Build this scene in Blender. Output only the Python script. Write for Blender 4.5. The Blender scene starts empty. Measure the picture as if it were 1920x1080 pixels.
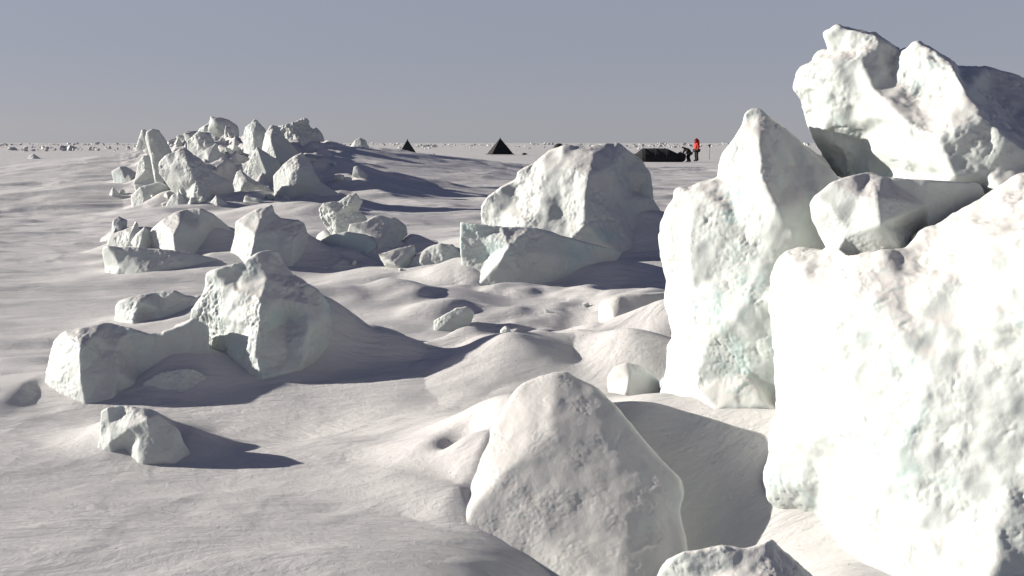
import bpy, bmesh, math, random
import numpy as np
from mathutils import Vector, Matrix, geometry
R = math.radians
S = bpy.context.scene
# ---------------------------------------------------------------- camera
F = 1867.0; CH = 1.5; TH = math.atan((540-268)/F)
cam = bpy.data.objects.new('camera', bpy.data.cameras.new('camera'))
S.collection.objects.link(cam)
cam.location = (0, 0, CH); cam.rotation_euler = (math.pi/2-TH, 0, 0)
cam.data.lens = F/1920*36; cam.data.sensor_width = 36
cam.data.clip_start = 0.05; cam.data.clip_end = 20000
S.camera = cam
# ---------------------------------------------------------------- light
SUN_EL = 16.0; SUN_AZ = 9.0      # azimuth: degrees beyond square-left of the view
sd = Vector((-math.cos(R(SUN_EL))*math.cos(R(SUN_AZ)), math.cos(R(SUN_EL))*math.sin(R(SUN_AZ)), math.sin(R(SUN_EL))))
sl = bpy.data.lights.new('sun', 'SUN'); sl.energy = 5.0; sl.angle = R(0.53); sl.color = (1.0, 0.945, 0.85)
so = bpy.data.objects.new('sun', sl); S.collection.objects.link(so)
so.rotation_euler = sd.to_track_quat('Z', 'Y').to_euler()
so.location = sd*30
W = bpy.data.worlds.new("World"); S.world = W; W.use_nodes = True
nt = W.node_tree; nt.nodes.clear()
out = nt.nodes.new('ShaderNodeOutputWorld'); bg = nt.nodes.new('ShaderNodeBackground')
sky = nt.nodes.new('ShaderNodeTexSky'); sky.sky_type = 'NISHITA'; sky.sun_disc = False
sky.sun_elevation = R(SUN_EL); sky.sun_rotation = math.atan2(sd.x, sd.y)
sky.altitude = 0; sky.air_density = 1.0; sky.dust_density = 0.3; sky.ozone_density = 2.0
hs = nt.nodes.new('ShaderNodeHueSaturation'); hs.inputs['Saturation'].default_value = 0.45
tint = nt.nodes.new('ShaderNodeMix'); tint.data_type = 'RGBA'; tint.blend_type = 'MULTIPLY'; tint.inputs[0].default_value = 1
tint.inputs[7].default_value = (1.0, 0.93, 1.05, 1)
nt.links.new(sky.outputs[0], hs.inputs['Color']); nt.links.new(hs.outputs[0], tint.inputs[6])
mx = nt.nodes.new('ShaderNodeMix'); mx.data_type = 'RGBA'; mx.inputs[0].default_value = 0.8
nt.links.new(tint.outputs[2], mx.inputs[6]); mx.inputs[7].default_value = (2.62, 2.83, 3.33, 1)
tc = nt.nodes.new('ShaderNodeTexCoord'); sp_ = nt.nodes.new('ShaderNodeSeparateXYZ'); nt.links.new(tc.outputs['Generated'], sp_.inputs[0])
zr = nt.nodes.new('ShaderNodeValToRGB'); nt.links.new(sp_.outputs[2], zr.inputs[0])
e = zr.color_ramp.elements; e[0].position = 0.0; e[0].color = (1.0, 0.99, 0.95, 1); e[1].position = 0.8; e[1].color = (0.10, 0.13, 0.27, 1)
e_ = e.new(0.06); e_.color = (0.93, 0.93, 0.95, 1); e_ = e.new(0.16); e_.color = (0.92, 0.92, 0.97, 1); e_ = e.new(0.4); e_.color = (0.42, 0.46, 0.64, 1)
zm = nt.nodes.new('ShaderNodeMix'); zm.data_type = 'RGBA'; zm.blend_type = 'MULTIPLY'; zm.inputs[0].default_value = 1
nt.links.new(mx.outputs[2], zm.inputs[6]); nt.links.new(zr.outputs[0], zm.inputs[7])
nt.links.new(zm.outputs[2], bg.inputs[0]); bg.inputs[1].default_value = 0.071
nt.links.new(bg.outputs[0], out.inputs[0])
S.view_settings.view_transform = 'Standard'; S.view_settings.look = 'None'
S.view_settings.exposure = 0.76; S.view_settings.gamma = 1.0
S.render.engine = 'CYCLES'

# ---------------------------------------------------------------- helpers
fw = Vector((0, math.cos(TH), -math.sin(TH))); up = Vector((0, math.sin(TH), math.cos(TH)))
def ray(px, py):
    return fw + Vector((1, 0, 0))*((px-960)/F) + up*((540-py)/F)
def P(px, py, D):
    d = ray(px, py); t = D/d.y
    return Vector((d.x*t, D, CH+d.z*t))
def G(px, py, z=0.0):
    d = ray(px, py); t = (z-CH)/d.z
    return Vector((d.x*t, d.y*t, z))

def _hash(ix, iy, iz, s):
    h = (ix.astype(np.int64)*374761393 + iy.astype(np.int64)*668265263 + iz.astype(np.int64)*2147483647 + s*974634777) & 0xffffffff
    h = ((h ^ (h >> 13))*1274126177) & 0xffffffff
    h = ((h ^ (h >> 16))*2246822519) & 0xffffffff
    return ((h ^ (h >> 15)) & 0xffffff)/float(0xffffff)*2-1
def vnoise(X, Y, Z, s=0):
    ix = np.floor(X); iy = np.floor(Y); iz = np.floor(Z)
    fx = X-ix; fy = Y-iy; fz = Z-iz
    ux = fx*fx*fx*(fx*(fx*6-15)+10); uy = fy*fy*fy*(fy*(fy*6-15)+10); uz = fz*fz*fz*(fz*(fz*6-15)+10)
    r = 0
    for dx in (0, 1):
        wx = ux if dx else 1-ux
        for dy in (0, 1):
            wy = uy if dy else 1-uy
            for dz in (0, 1):
                wz = uz if dz else 1-uz
                # gradient style: linear ramp from hashed gradient
                gx = _hash(ix+dx, iy+dy, iz+dz, s); gy = _hash(ix+dx, iy+dy, iz+dz, s+57); gz = _hash(ix+dx, iy+dy, iz+dz, s+113)
                r = r + wx*wy*wz*(gx*(fx-dx)+gy*(fy-dy)+gz*(fz-dz))
    return r*1.25
def fbm(X, Y, Z, o=4, s=0, ridged=False, g=0.5):
    a = 1.0; r = 0; t = 0
    for i in range(o):
        n = vnoise(X*2**i+i*7.3, Y*2**i+i*3.1, Z*2**i-i*5.7, s+i*11)
        if ridged: n = 1-2*np.abs(n)*1.6
        r = r+a*n; t += a; a *= g
    return r/t

def setp(o, label=None, cat=None, group=None, kind=None):
    if label: o['label'] = label
    if cat: o['category'] = cat
    if group: o['group'] = group
    if kind: o['kind'] = kind
    return o
def link(name, me, m=None, parent=None, smooth=False):
    o = bpy.data.objects.new(name, me); S.collection.objects.link(o)
    if m and not me.materials: me.materials.append(m)
    if smooth: me.polygons.foreach_set('use_smooth', [True]*len(me.polygons))
    if parent: o.parent = parent
    return o
def empty(name, loc):
    o = bpy.data.objects.new(name, None); S.collection.objects.link(o); o.location = loc; return o

# ---------------------------------------------------------------- materials
def mat(name):
    m = bpy.data.materials.new(name); m.use_nodes = True
    n = m.node_tree.nodes; l = m.node_tree.links
    return m, n, l, n['Principled BSDF']
def noise(n, l, co, scale, detail=4, rough=0.5, dist=0):
    t = n.new('ShaderNodeTexNoise'); t.inputs['Scale'].default_value = scale; t.inputs['Detail'].default_value = detail
    t.inputs['Roughness'].default_value = rough; t.inputs['Distortion'].default_value = dist
    l.new(co, t.inputs['Vector']); return t
def ramp(n, l, src, a, b, ca, cb):
    r = n.new('ShaderNodeValToRGB'); r.color_ramp.elements[0].position = a; r.color_ramp.elements[1].position = b
    r.color_ramp.elements[0].color = (*ca, 1); r.color_ramp.elements[1].color = (*cb, 1)
    l.new(src, r.inputs[0]); return r
def mix(n, l, fac, a, b):
    m = n.new('ShaderNodeMix'); m.data_type = 'RGBA'
    if isinstance(fac, (int, float)): m.inputs[0].default_value = fac
    else: l.new(fac, m.inputs[0])
    for s, v in ((6, a), (7, b)):
        if isinstance(v, tuple): m.inputs[s].default_value = (*v, 1)
        else: l.new(v, m.inputs[s])
    return m.outputs[2]
def bump(n, l, hgt, strength, dist, prev=None):
    b = n.new('ShaderNodeBump'); b.inputs['Strength'].default_value = strength; b.inputs['Distance'].default_value = dist
    l.new(hgt, b.inputs['Height'])
    if prev: l.new(prev, b.inputs['Normal'])
    return b.outputs[0]
SNOW = (0.575, 0.56, 0.54)
def snow_material():
    m, n, l, b = mat('wind_packed_snow')
    g = n.new('ShaderNodeNewGeometry'); co = g.outputs['Position']
    mp = n.new('ShaderNodeMapping'); mp.inputs['Scale'].default_value = (0.35, 1.2, 1); mp.inputs['Rotation'].default_value = (0, 0, R(8)); l.new(co, mp.inputs[0])
    big = noise(n, l, mp.outputs[0], 0.9, 6, 0.6)
    c = mix(n, l, ramp(n, l, big.outputs[0], 0.35, 0.7, (0, 0, 0), (1, 1, 1)).outputs[0], (0.565, 0.548, 0.54), (0.645, 0.624, 0.612))
    l.new(c, b.inputs['Base Color'])
    b.inputs['Roughness'].default_value = 0.75; b.inputs['Specular IOR Level'].default_value = 0.25
    f1 = noise(n, l, co, 260, 2, 0.7); f2 = noise(n, l, co, 38, 4, 0.65)
    st = noise(n, l, mp.outputs[0], 5.0, 5, 0.6, 0.6)
    mp2 = n.new('ShaderNodeMapping'); mp2.inputs['Scale'].default_value = (0.5, 2.2, 1); mp2.inputs['Rotation'].default_value = (0, 0, R(10)); l.new(co, mp2.inputs[0])
    wd = noise(n, l, mp2.outputs[0], 1.1, 6, 0.62, 0.8)
    nb = bump(n, l, wd.outputs[0], 0.5, 0.12)
    nb = bump(n, l, st.outputs[0], 0.35, 0.04, nb)
    nb = bump(n, l, f2.outputs[0], 0.35, 0.010, nb)
    nb = bump(n, l, f1.outputs[0], 1.0, 0.0028, nb)
    # loose frost crystals: a few grains get normals biased towards the sun to put in glints
    vo = n.new('ShaderNodeTexVoronoi'); vo.inputs['Scale'].default_value = 42; l.new(co, vo.inputs['Vector'])
    lt = n.new('ShaderNodeMath'); lt.operation = 'LESS_THAN'; lt.inputs[1].default_value = 0.13; l.new(vo.outputs['Distance'], lt.inputs[0])
    sc = n.new('ShaderNodeSeparateColor'); l.new(vo.outputs['Color'], sc.inputs[0])
    gt = n.new('ShaderNodeMath'); gt.operation = 'GREATER_THAN'; gt.inputs[1].default_value = 0.93; l.new(sc.outputs[0], gt.inputs[0])
    mm = n.new('ShaderNodeMath'); mm.operation = 'MULTIPLY'; l.new(lt.outputs[0], mm.inputs[0]); l.new(gt.outputs[0], mm.inputs[1])
    m3 = n.new('ShaderNodeMath'); m3.operation = 'MULTIPLY'; m3.inputs[1].default_value = 3.5; l.new(mm.outputs[0], m3.inputs[0])
    vs = n.new('ShaderNodeVectorMath'); vs.operation = 'SUBTRACT'; vs.inputs[1].default_value = (.72, .5, .25); l.new(vo.outputs['Color'], vs.inputs[0])
    vm = n.new('ShaderNodeVectorMath'); vm.operation = 'SCALE'; l.new(vs.outputs[0], vm.inputs[0]); l.new(m3.outputs[0], vm.inputs['Scale'])
    va = n.new('ShaderNodeVectorMath'); va.operation = 'ADD'; l.new(vm.outputs[0], va.inputs[0]); l.new(nb, va.inputs[1])
    vn = n.new('ShaderNodeVectorMath'); vn.operation = 'NORMALIZE'; l.new(va.outputs[0], vn.inputs[0])
    l.new(vn.outputs[0], b.inputs['Normal'])
    return m
def ice_material(name, scale, cyan=0.5, sss=0.3, white=(0.53, 0.56, 0.54), blue=(0.45, 0.56, 0.54), bs=1.0):
    """white glacier-like ice; snow lies on its upward faces, bluish clear patches in its walls"""
    m, n, l, b = mat(name)
    g = n.new('ShaderNodeNewGeometry'); co = g.outputs['Position']
    sx = n.new('ShaderNodeSeparateXYZ'); l.new(g.outputs['Normal'], sx.inputs[0])
    pn = noise(n, l, co, 2.2*scale, 4, 0.55, 0.4)
    pr = ramp(n, l, pn.outputs[0], 0.62-0.2*cyan, 0.78-0.2*cyan, (0, 0, 0), (1, 1, 1))
    pn2 = noise(n, l, co, 9*scale, 5, 0.7)
    base = mix(n, l, pn2.outputs[0], tuple(v*0.95 for v in white), tuple(min(.9, v*1.04) for v in white))
    c = mix(n, l, pr.outputs[0], base, blue)
    nz = n.new('ShaderNodeMath'); nz.operation = 'MULTIPLY_ADD'; nz.inputs[1].default_value = 0.35; l.new(pn2.outputs[0], nz.inputs[0]); l.new(sx.outputs[2], nz.inputs[2])
    sr = ramp(n, l, nz.outputs[0], 0.55, 0.85, (0, 0, 0), (1, 1, 1))
    c = mix(n, l, sr.outputs[0], c, SNOW)
    l.new(c, b.inputs['Base Color'])
    b.inputs['Roughness'].default_value = 0.55; b.inputs['Specular IOR Level'].default_value = 0.3
    b.inputs['Subsurface Weight'].default_value = sss; b.inputs['Subsurface Radius'].default_value = (0.6, 0.9, 1.0); b.inputs['Subsurface Scale'].default_value = 0.05/scale
    f1 = noise(n, l, co, 150*scale, 3, 0.7); f2 = noise(n, l, co, 30*scale, 5, 0.7, 0.5)
    nb = bump(n, l, f2.outputs[0], 0.28, 0.010*bs/scale)
    nb = bump(n, l, f1.outputs[0], 0.6, 0.003*bs/scale, nb)
    l.new(nb, b.inputs['Normal'])
    return m
def plain(name, col, rough=0.8, bs=0):
    m, n, l, b = mat(name)
    g = n.new('ShaderNodeTexCoord'); t = noise(n, l, g.outputs['Object'], 6, 4)
    c = mix(n, l, t.outputs[0], tuple(v*0.8 for v in col), tuple(v*1.2 for v in col)); l.new(c, b.inputs['Base Color'])
    b.inputs['Roughness'].default_value = rough
    if bs: l.new(bump(n, l, t.outputs[0], 0.5, bs), b.inputs['Normal'])
    return m
M_snow = snow_material()
M_ice_near = ice_material('near_ice', 1.6, 0.35)
M_ice_pale = ice_material('snow_crusted_ice', 1.3, 0.1, 0.1)
M_ice_mid = ice_material('middle_ice', 0.8, 0.5, 0, white=(0.50, 0.525, 0.51), blue=(0.42, 0.50, 0.50))
M_ice_blue = ice_material('clear_blue_ice', 0.7, 0.9, 0.15, blue=(0.45, 0.545, 0.535))
M_ice_far = ice_material('far_ice', 0.3, 0.25, 0, white=(0.50, 0.525, 0.51), blue=(0.42, 0.50, 0.50))

# ---------------------------------------------------------------- terrain
# each drift: crest points (px, py, z), width on the near side, on the far side, sharpness power
DR = [
    # crest points (px, py, distance); width near side, far side, sharpness
    ([(520, 535, 8.3), (640, 541, 8.3), (740, 547, 8.4), (830, 551, 8.5)], 0.75, 0.8, 1.5),
    ([(540, 560, 6.35), (620, 585, 6.5), (680, 625, 6.7)], 0.4, 0.5, 1.8),
    ([(640, 655, 6.3), (720, 660, 6.4), (790, 672, 6.5)], 0.35, 0.4, 1.8),
    ([(830, 550, 8.4), (960, 558, 8.5), (1120, 558, 8.3), (1250, 550, 8.0)], 1.3, 0.8, 1.6),
    ([(1000, 622, 6.9), (1120, 590, 6.6), (1260, 560, 6.5)], 0.35, 0.5, 1.3),
    ([(820, 640, 6.9), (960, 630, 6.3), (1110, 620, 5.9), (1190, 620, 5.7), (1300, 640, 5.6)], 0.35, 0.5, 1.6),
    ([(390, 725, 5.9), (560, 716, 5.7), (800, 690, 5.8), (980, 665, 5.8)], 0.6, 0.5, 2),
    ([(265, 768, 4.85), (330, 785, 4.9), (430, 800, 5.0), (640, 762, 5.4), (780, 730, 5.8)], 0.24, 0.4, 1.8),
    ([(1130, 740, 4.75), (1240, 738, 4.5), (1340, 745, 4.35), (1460, 765, 4.25)], 0.4, 0.6, 1.8),
    ([(740, 1120, 3.4), (790, 1000, 3.75), (855, 905, 4.0), (917, 805, 4.18), (975, 740, 4.33)], 0.15, 0.75, 1.8),
    ([(275, 778, 4.8), (350, 812, 4.78), (450, 848, 4.7)], 0.22, 0.3, 1.7),
    ([(-60, 720, 5.8), (40, 715, 5.8), (100, 740, 5.8)], 0.4, 0.5, 2),
    ([(-100, 860, 4.5), (120, 850, 4.6), (240, 838, 4.8)], 0.3, 0.35, 1.6),
    ([(190, 520, 10.6), (300, 512, 10.6), (430, 512, 10.6)], 0.4, 0.5, 2),
    ([(740, 505, 10.6), (860, 500, 10.2)], 0.8, 0.8, 2),
    ([(1480, 1010, 3.5), (1560, 1060, 3.2), (1640, 1090, 3.1)], 0.3, 0.3, 2),
    # far pressure ridge pile
    ([(215, 347, 25.5), (300, 336, 26), (430, 322, 27), (560, 312, 27)], 2.2, 4, 2),
    ([(300, 290, 40), (400, 282, 40), (560, 278, 40)], 6, 9, 2),
    ([(575, 296, 27), (650, 330, 25.5), (760, 376, 23.5), (860, 390, 22)], 0.9, 2.8, 1.1),
    ([(330, 400, 19), (560, 385, 17.5), (700, 405, 17), (860, 428, 16)], 1.0, 1.5, 1.5),
    ([(600, 287, 45), (760, 302, 45), (900, 305, 48), (990, 316, 50)], 5, 9, 2),
]
DRC = []
for pts, a, b_, pw in DR:
    DRC.append(([P(px, py, d_) for px, py, d_ in pts], a, b_, pw))
# hollows / gentle bowls (px, py, depth, radius along x, along y)
PITS = [(480, 800, -.10, .55, .28), (1120, 668, -.12, .30, .35), (950, 705, -.05, .18, .15),
        (345, 722, -.05, .2, .12), (620, 640, .0, .4, .3)]
PITC = [(G(a, b), c, d, e) for a, b, c, d, e in PITS]+[(Vector((.5, 3.4, 0)), -.30, .5, .42), (P(858, 812, 4.3), -.10, .10, .07), (Vector((.78, 4.0, 0)), -.17, .28, .3)]
def terrain_h(X, Y, sp=None):
    """sp = local grid spacing, used to drop detail that the sheet cannot hold"""
    D = np.sqrt(X*X+Y*Y)
    if sp is None: sp = np.full_like(X, 0.01)
    h = np.zeros_like(X)
    ca, sa = math.cos(R(12)), math.sin(R(12))
    U = X*ca+Y*sa; V = -X*sa+Y*ca             # wind direction frame: drifts run along U
    def fade(L): return np.clip((L/np.maximum(sp, 1e-6)-2)/2.5, 0, 1)
    near = np.clip(1-(D-14)/30, 0, 1)
    # broad swell
    h += (0.05+0.22*np.clip((D-25)/150, 0, 1))*fbm(U/22, V/11, X*0, 3, 1)
    wp = fbm(U/4, V/4, X*0, 2, 9)*0.8
    # sastrugi: long tongues with steep upwind noses
    s1 = fbm(U/2.6+wp, V/0.75+wp, X*0, 3, 5)
    h += 0.24*np.clip(s1+0.05, 0, 1)**1.2*fade(0.9)*(0.35+0.65*np.clip((D-4)/8, 0, 1))
    s2 = fbm(U/7+wp, V/2.2+wp, X*0, 3, 15)
    h += 0.36*np.clip(s2+0.02, 0, 1)*fade(2.5)*np.clip((D-8)/15, 0, 1)
    s3 = fbm(U/0.55+wp, V/0.22+wp, X*0, 3, 25)
    h += 0.008*s3*fade(0.25)
    s5 = fbm(U/1.1+wp*2, V/0.5+wp, X*0, 3, 45, ridged=True)
    h += 0.010*np.clip(s5-0.3, 0, 1)*fade(0.4)
    hm = np.clip(1-((X/np.maximum(Y, 1)+.01)/.2)**2, 0, 1)*np.clip((Y-4.8)/1.2, 0, 1)*np.clip((12-Y)/3, 0, 1)
    h += hm*0.34*np.clip(fbm(U/1.0+3, V/0.75, X*0, 3, 91)+.05, 0, 1)
    s4 = fbm(U/28+wp, V/9+wp, X*0, 2, 35)
    h += 0.55*np.clip(s4, 0, 1)*fade(9)*np.clip((D-60)/80, 0, 1)
    acc = np.zeros_like(X)
    h += 0.5*np.clip(D/250-0.6, 0, 2.2)*np.clip(fbm(X/(9+0*X), Y/22, X*0, 3, 61, g=0.7)-0.12, 0, 1)*1.6
    for pts, a, b_, pw in DRC:
        x0 = min(p.x for p in pts)-4*max(a, b_); x1 = max(p.x for p in pts)+4*max(a, b_)
        y0 = min(p.y for p in pts)-4*max(a, b_); y1 = max(p.y for p in pts)+4*max(a, b_)
        mk = (X > x0) & (X < x1) & (Y > y0) & (Y < y1)
        if not mk.any(): continue
        x = X[mk]; y = Y[mk]; be = np.full_like(x, 1e9); hn = np.zeros_like(x); sn = np.zeros_like(x); dn = np.zeros_like(x)
        for p, q in zip(pts[:-1], pts[1:]):
            dx, dy = q.x-p.x, q.y-p.y; L2 = dx*dx+dy*dy
            t = np.clip(((x-p.x)*dx+(y-p.y)*dy)/L2, 0, 1)
            ex = x-(p.x+t*dx); ey = y-(p.y+t*dy); d = np.sqrt(ex*ex+ey*ey)+1e-4
            wt = 1/(d**6+1e-12); tt = t*t*(3-2*t)
            hn += wt*(p.z+(q.z-p.z)*tt); sn += wt*(dx*ey-dy*ex)/(math.sqrt(L2)*d); dn += wt
            be = np.minimum(be, d)
        hh = hn/dn
        w = a+(b_-a)*np.clip(sn/dn*0.5+0.5, 0, 1)
        acc[mk] += (hh*np.exp(-(be/w)**pw)).clip(0)**3
    h += np.cbrt(acc)
    # broken ground under the far ridge
    u = X/np.maximum(Y, 1)
    rg = np.clip(1-((u+.275)/.115)**2, 0, 1)*np.clip((Y-20)/5, 0, 1)*np.clip((60-Y)/15, 0, 1)
    k_ = rg > 0
    if k_.any(): h[k_] += rg[k_]*(0.55*np.clip(fbm(X[k_]/1.3, Y[k_]/1.6, X[k_]*0, 3, 71, ridged=True), 0, 1)+0.25*fbm(X[k_]/.5, Y[k_]/.6, X[k_]*0, 2, 77))
    for c, dp, rx, ry in PITC:
        q = ((X-c.x)/rx)**2+((Y-c.y)/ry)**2
        h += dp*np.exp(-q)
    return h
def hgt(x, y):
    return float(terrain_h(np.array([x], float), np.array([y], float), np.array([max(0.02, y*0.0015)]))[0])

def build_terrain():
    # polar sheet round the camera: fine inside the view, coarse elsewhere
    rows = []
    r = 0.6
    while r < 9000:
        rows.append(r)
        dpx = 1.5                                   # wanted spacing in photo pixels
        step = max(dpx*r*r/(F*CH), 0.0035)
        step = min(step, r*0.06)
        if r < 2.6: step = 0.05
        if 12 < r < 60: step = min(step, 0.0035*r)
        r += step
    rows.append(9000)
    rows = np.array(rows)
    a1 = np.linspace(-33, 33, 1100); out_ = np.concatenate([np.linspace(-180, -33, 90, endpoint=False), a1, np.linspace(33, 180, 91)[1:-1]])
    A = np.radians(out_); n = len(A); m = len(rows)
    RR, AA = np.meshgrid(rows, A, indexing='ij')
    X = RR*np.sin(AA); Y = RR*np.cos(AA)
    sp = np.gradient(rows)[:, None]*np.ones_like(X)*0.6
    lat = np.abs(AA) > R(33.5)
    sp = np.where(lat, np.maximum(sp, RR*0.028), sp)
    H = terrain_h(X.ravel(), Y.ravel(), sp.ravel())
    co = np.stack([X.ravel(), Y.ravel(), H], 1)
    co = np.vstack([co, [[0, 0, co[:n, 2].mean()]]])
    i = np.arange(m-1)[:, None]*n; j = np.arange(n)[None, :]; j2 = (j+1) % n
    q = np.stack([i+j, i+j2, i+n+j2, i+n+j], -1).reshape(-1, 4)[:, ::-1]
    c = m*n; jj = np.arange(n)
    tri = np.stack([np.full(n, c), (jj+1) % n, jj], 1)[:, [0, 2, 1]][:, ::-1]
    me = bpy.data.meshes.new('snowfield')
    me.vertices.add(len(co)); me.vertices.foreach_set('co', co.ravel())
    nl = q.size+tri.size
    me.loops.add(nl); me.loops.foreach_set('vertex_index', np.concatenate([q.ravel(), tri.ravel()]).astype(np.int32))
    me.polygons.add(len(q)+len(tri))
    ls = np.concatenate([np.arange(len(q))*4, q.size+np.arange(len(tri))*3]).astype(np.int32)
    me.polygons.foreach_set('loop_start', ls)
    me.update(calc_edges=True); me.validate()
    o = link('snow_ground', me, M_snow, smooth=True)
    setp(o, kind='structure')
    print('terrain', m, n, m*n)
    return o

# ---------------------------------------------------------------- ice blocks
def remesh(me, voxel):
    tmp = bpy.data.objects.new('tmp', me); S.collection.objects.link(tmp)
    md = tmp.modifiers.new('r', 'REMESH'); md.mode = 'VOXEL'; md.voxel_size = voxel; md.adaptivity = 0
    dg = bpy.context.evaluated_depsgraph_get()
    r = bpy.data.meshes.new_from_object(tmp.evaluated_get(dg))
    bpy.data.objects.remove(tmp); return r
def laplace(co, ed, it, lam=0.5):
    n = len(co); deg = np.bincount(ed.ravel(), minlength=n).astype(float)[:, None]
    for _ in range(it):
        s = np.empty_like(co)
        for k in range(3):
            s[:, k] = np.bincount(ed[:, 0], co[ed[:, 1], k], n)+np.bincount(ed[:, 1], co[ed[:, 0], k], n)
        co = co+lam*(s/deg-co)
    return co
def finish(me, voxel, k, seed, smooth, amp, name, m, soft=4):
    r = remesh(me, voxel); bpy.data.meshes.remove(me)
    n = len(r.vertices); co = np.empty(n*3); r.vertices.foreach_get('co', co); co = co.reshape(-1, 3)
    ed = np.empty(len(r.edges)*2, np.int32); r.edges.foreach_get('vertices', ed); ed = ed.reshape(-1, 2)
    co = laplace(co, ed, smooth*soft)
    r.vertices.foreach_set('co', co.ravel()); r.update()
    nn = np.empty(n*3); r.vertex_normals.foreach_get('vector', nn); nn = nn.reshape(-1, 3)
    nn = laplace(nn, ed, 3)
    nn /= np.linalg.norm(nn, axis=1)[:, None]+1e-9
    q = co/k
    x, y, z = q[:, 0], q[:, 1], q[:, 2]
    so_ = seed*1.37
    big, med, fine = amp
    d = big*fbm(x/75+so_, y/75, z/75, 2, seed)
    # wind-scoured lumps, and broken patches with cracks between the smooth ones
    mk = np.clip(0.5+1.8*vnoise(x/60, y/60+so_, z/60, seed+8), 0, 1)
    wx = 6*vnoise(x/25, y/25, z/25+so_, seed+21)
    d += med*0.9*fbm((x+wx)/30+so_, y/30, (z+wx)/30, 2, seed+3)
    cr = fbm((x+wx)/42, y/42+so_, (z-wx)/34, 2, seed+13, ridged=True)
    d -= med*1.1*np.clip(cr-0.55, 0, 1)*mk
    d += med*0.08*mk*fbm(x/13, y/13, z/13+so_, 2, seed+31, ridged=True)
    d += 1.1*fine*fbm(x/6, y/6+so_, z/6, 2, seed+5, g=0.6)*(0.2+1.1*mk)
    co = co+nn*(d*k)[:, None]
    r.vertices.foreach_set('co', co.ravel()); r.update()
    r.name = name; r.materials.clear(); r.materials.append(m)
    r.polygons.foreach_set('use_smooth', [True]*len(r.polygons))
    return r
NB = [0]
BL = []
def block(*a, **k): BL.append((a, k))
def make_block(name, D, outline, inner=(), ridges=(), back=80, bs=0.7, m=None, smooth=4, amp=(5, 3, 1.0), vox=2.2,
          label=None, group=None, cat='ice block', extra=(), parent=None):
    """a closed lump of ice: outline and front relief points (px, py, w), w = how far the surface comes towards
    the viewer in photo pixels at that distance; the back is a rounded hull 'back' deep"""
    NB[0] += 1; seed = NB[0]*17
    k = D/F
    pts = []; w = []
    for o_ in outline: pts.append(Vector((o_[0], -o_[1]))); w.append(o_[2] if len(o_) > 2 else 0)
    yl = max(q[1] for q in outline); yt = min(q[1] for q in outline)
    allin = list(inner)+[q for rr in ridges for q in rr]
    nO = len(outline); ar = sum(outline[i][0]*outline[(i+1) % nO][1]-outline[(i+1) % nO][0]*outline[i][1] for i in range(nO))
    for i, q in enumerate(outline):
        if len(q) > 2 or not allin: continue
        a = outline[i-1]; c = outline[(i+1) % nO]; tx, ty = c[0]-a[0], c[1]-a[1]; L_ = math.hypot(tx, ty)+1e-6
        ny = -tx/L_ if ar > 0 else tx/L_            # >0: foot, <0: top edge
        wt = [1/((t[0]-q[0])**2+(t[1]-q[1])**2*0.6+30) for t in allin]
        near = sum(t[2]*g_ for t, g_ in zip(allin, wt))/sum(wt)
        w[i] = near*(0.55*max(0, -ny)**2 if q[1] < yl-0.2*(yl-yt) else 0.9*(max(0, ny)**.5))
        if q[1] > yl-0.12*(yl-yt) and ny < 0.3: w[i] = 0.5*near
    no = len(pts); ed = [(i, (i+1) % no) for i in range(no)]
    for o_ in inner: pts.append(Vector((o_[0], -o_[1]))); w.append(o_[2])
    for rr in ridges:
        st = len(pts)
        for o_ in rr: pts.append(Vector((o_[0], -o_[1]))); w.append(o_[2])
        ed += [(st+i, st+i+1) for i in range(len(rr)-1)]
    vo, eo, fo, ov, oe, of = geometry.delaunay_2d_cdt(pts, ed, [list(range(no))], 1, 1e-3)
    bm = bmesh.new()
    def V3(p, ww): return P(p[0], -p[1], D-ww*k)
    fv = []
    for i, v in enumerate(vo):
        src = ov[i]
        ww = w[src[0]] if src else 0
        if not src:  # new crossing vertex: nearest
            j = min(range(len(pts)), key=lambda t: (pts[t]-v).length); ww = w[j]
        fv.append(bm.verts.new(V3(v, ww)))
    idx = {}
    for i, src in enumerate(ov):
        for s_ in src: idx[s_] = i
    for f in fo:
        try: bm.faces.new([fv[i] for i in f])
        except ValueError: pass
    ring = [fv[idx[i]] for i in range(no)]
    cx = sum(p.x for p in pts[:no])/no; cy = sum(p.y for p in pts[:no])/no
    def rng(s_, wk): return [bm.verts.new(V3((cx+(pts[i].x-cx)*s_, cy+(pts[i].y-cy)*s_), wk+min(w[i], 0))) for i in range(no)]
    r1 = rng(0.97, -back*0.45); r2 = rng(bs, -back)
    for a, b_ in ((ring, r1), (r1, r2)):
        for i in range(no):
            j = (i+1) % no
            bm.faces.new([a[j], a[i], b_[i], b_[j]])
    bc = bm.verts.new(V3((cx, cy), -back*1.05))
    for i in range(no): bm.faces.new([r2[(i+1) % no], r2[i], bc])
    bmesh.ops.recalc_face_normals(bm, faces=bm.faces)
    me = bpy.data.meshes.new('t'); bm.to_mesh(me); bm.free()
    r = finish(me, vox*k, k, seed, smooth, amp, name, m or M_ice_mid)
    # origin at the base
    co = np.empty(len(r.vertices)*3); r.vertices.foreach_get('co', co); co = co.reshape(-1, 3)
    c = Vector((co[:, 0].mean(), co[:, 1].mean(), co[:, 2].min()))
    r.transform(Matrix.Translation(-c))
    o = link(name, r); o.location = c
    if label: setp(o, label, cat, group)
    return o
ICE = 'ice blocks of the pressure ridge'
#BLOCKS
N, Q = M_ice_near, M_ice_pale
M_snowy = ice_material('packed_snow_lump', 1.5, -1.5, 0, white=(0.57, 0.56, 0.545))
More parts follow.
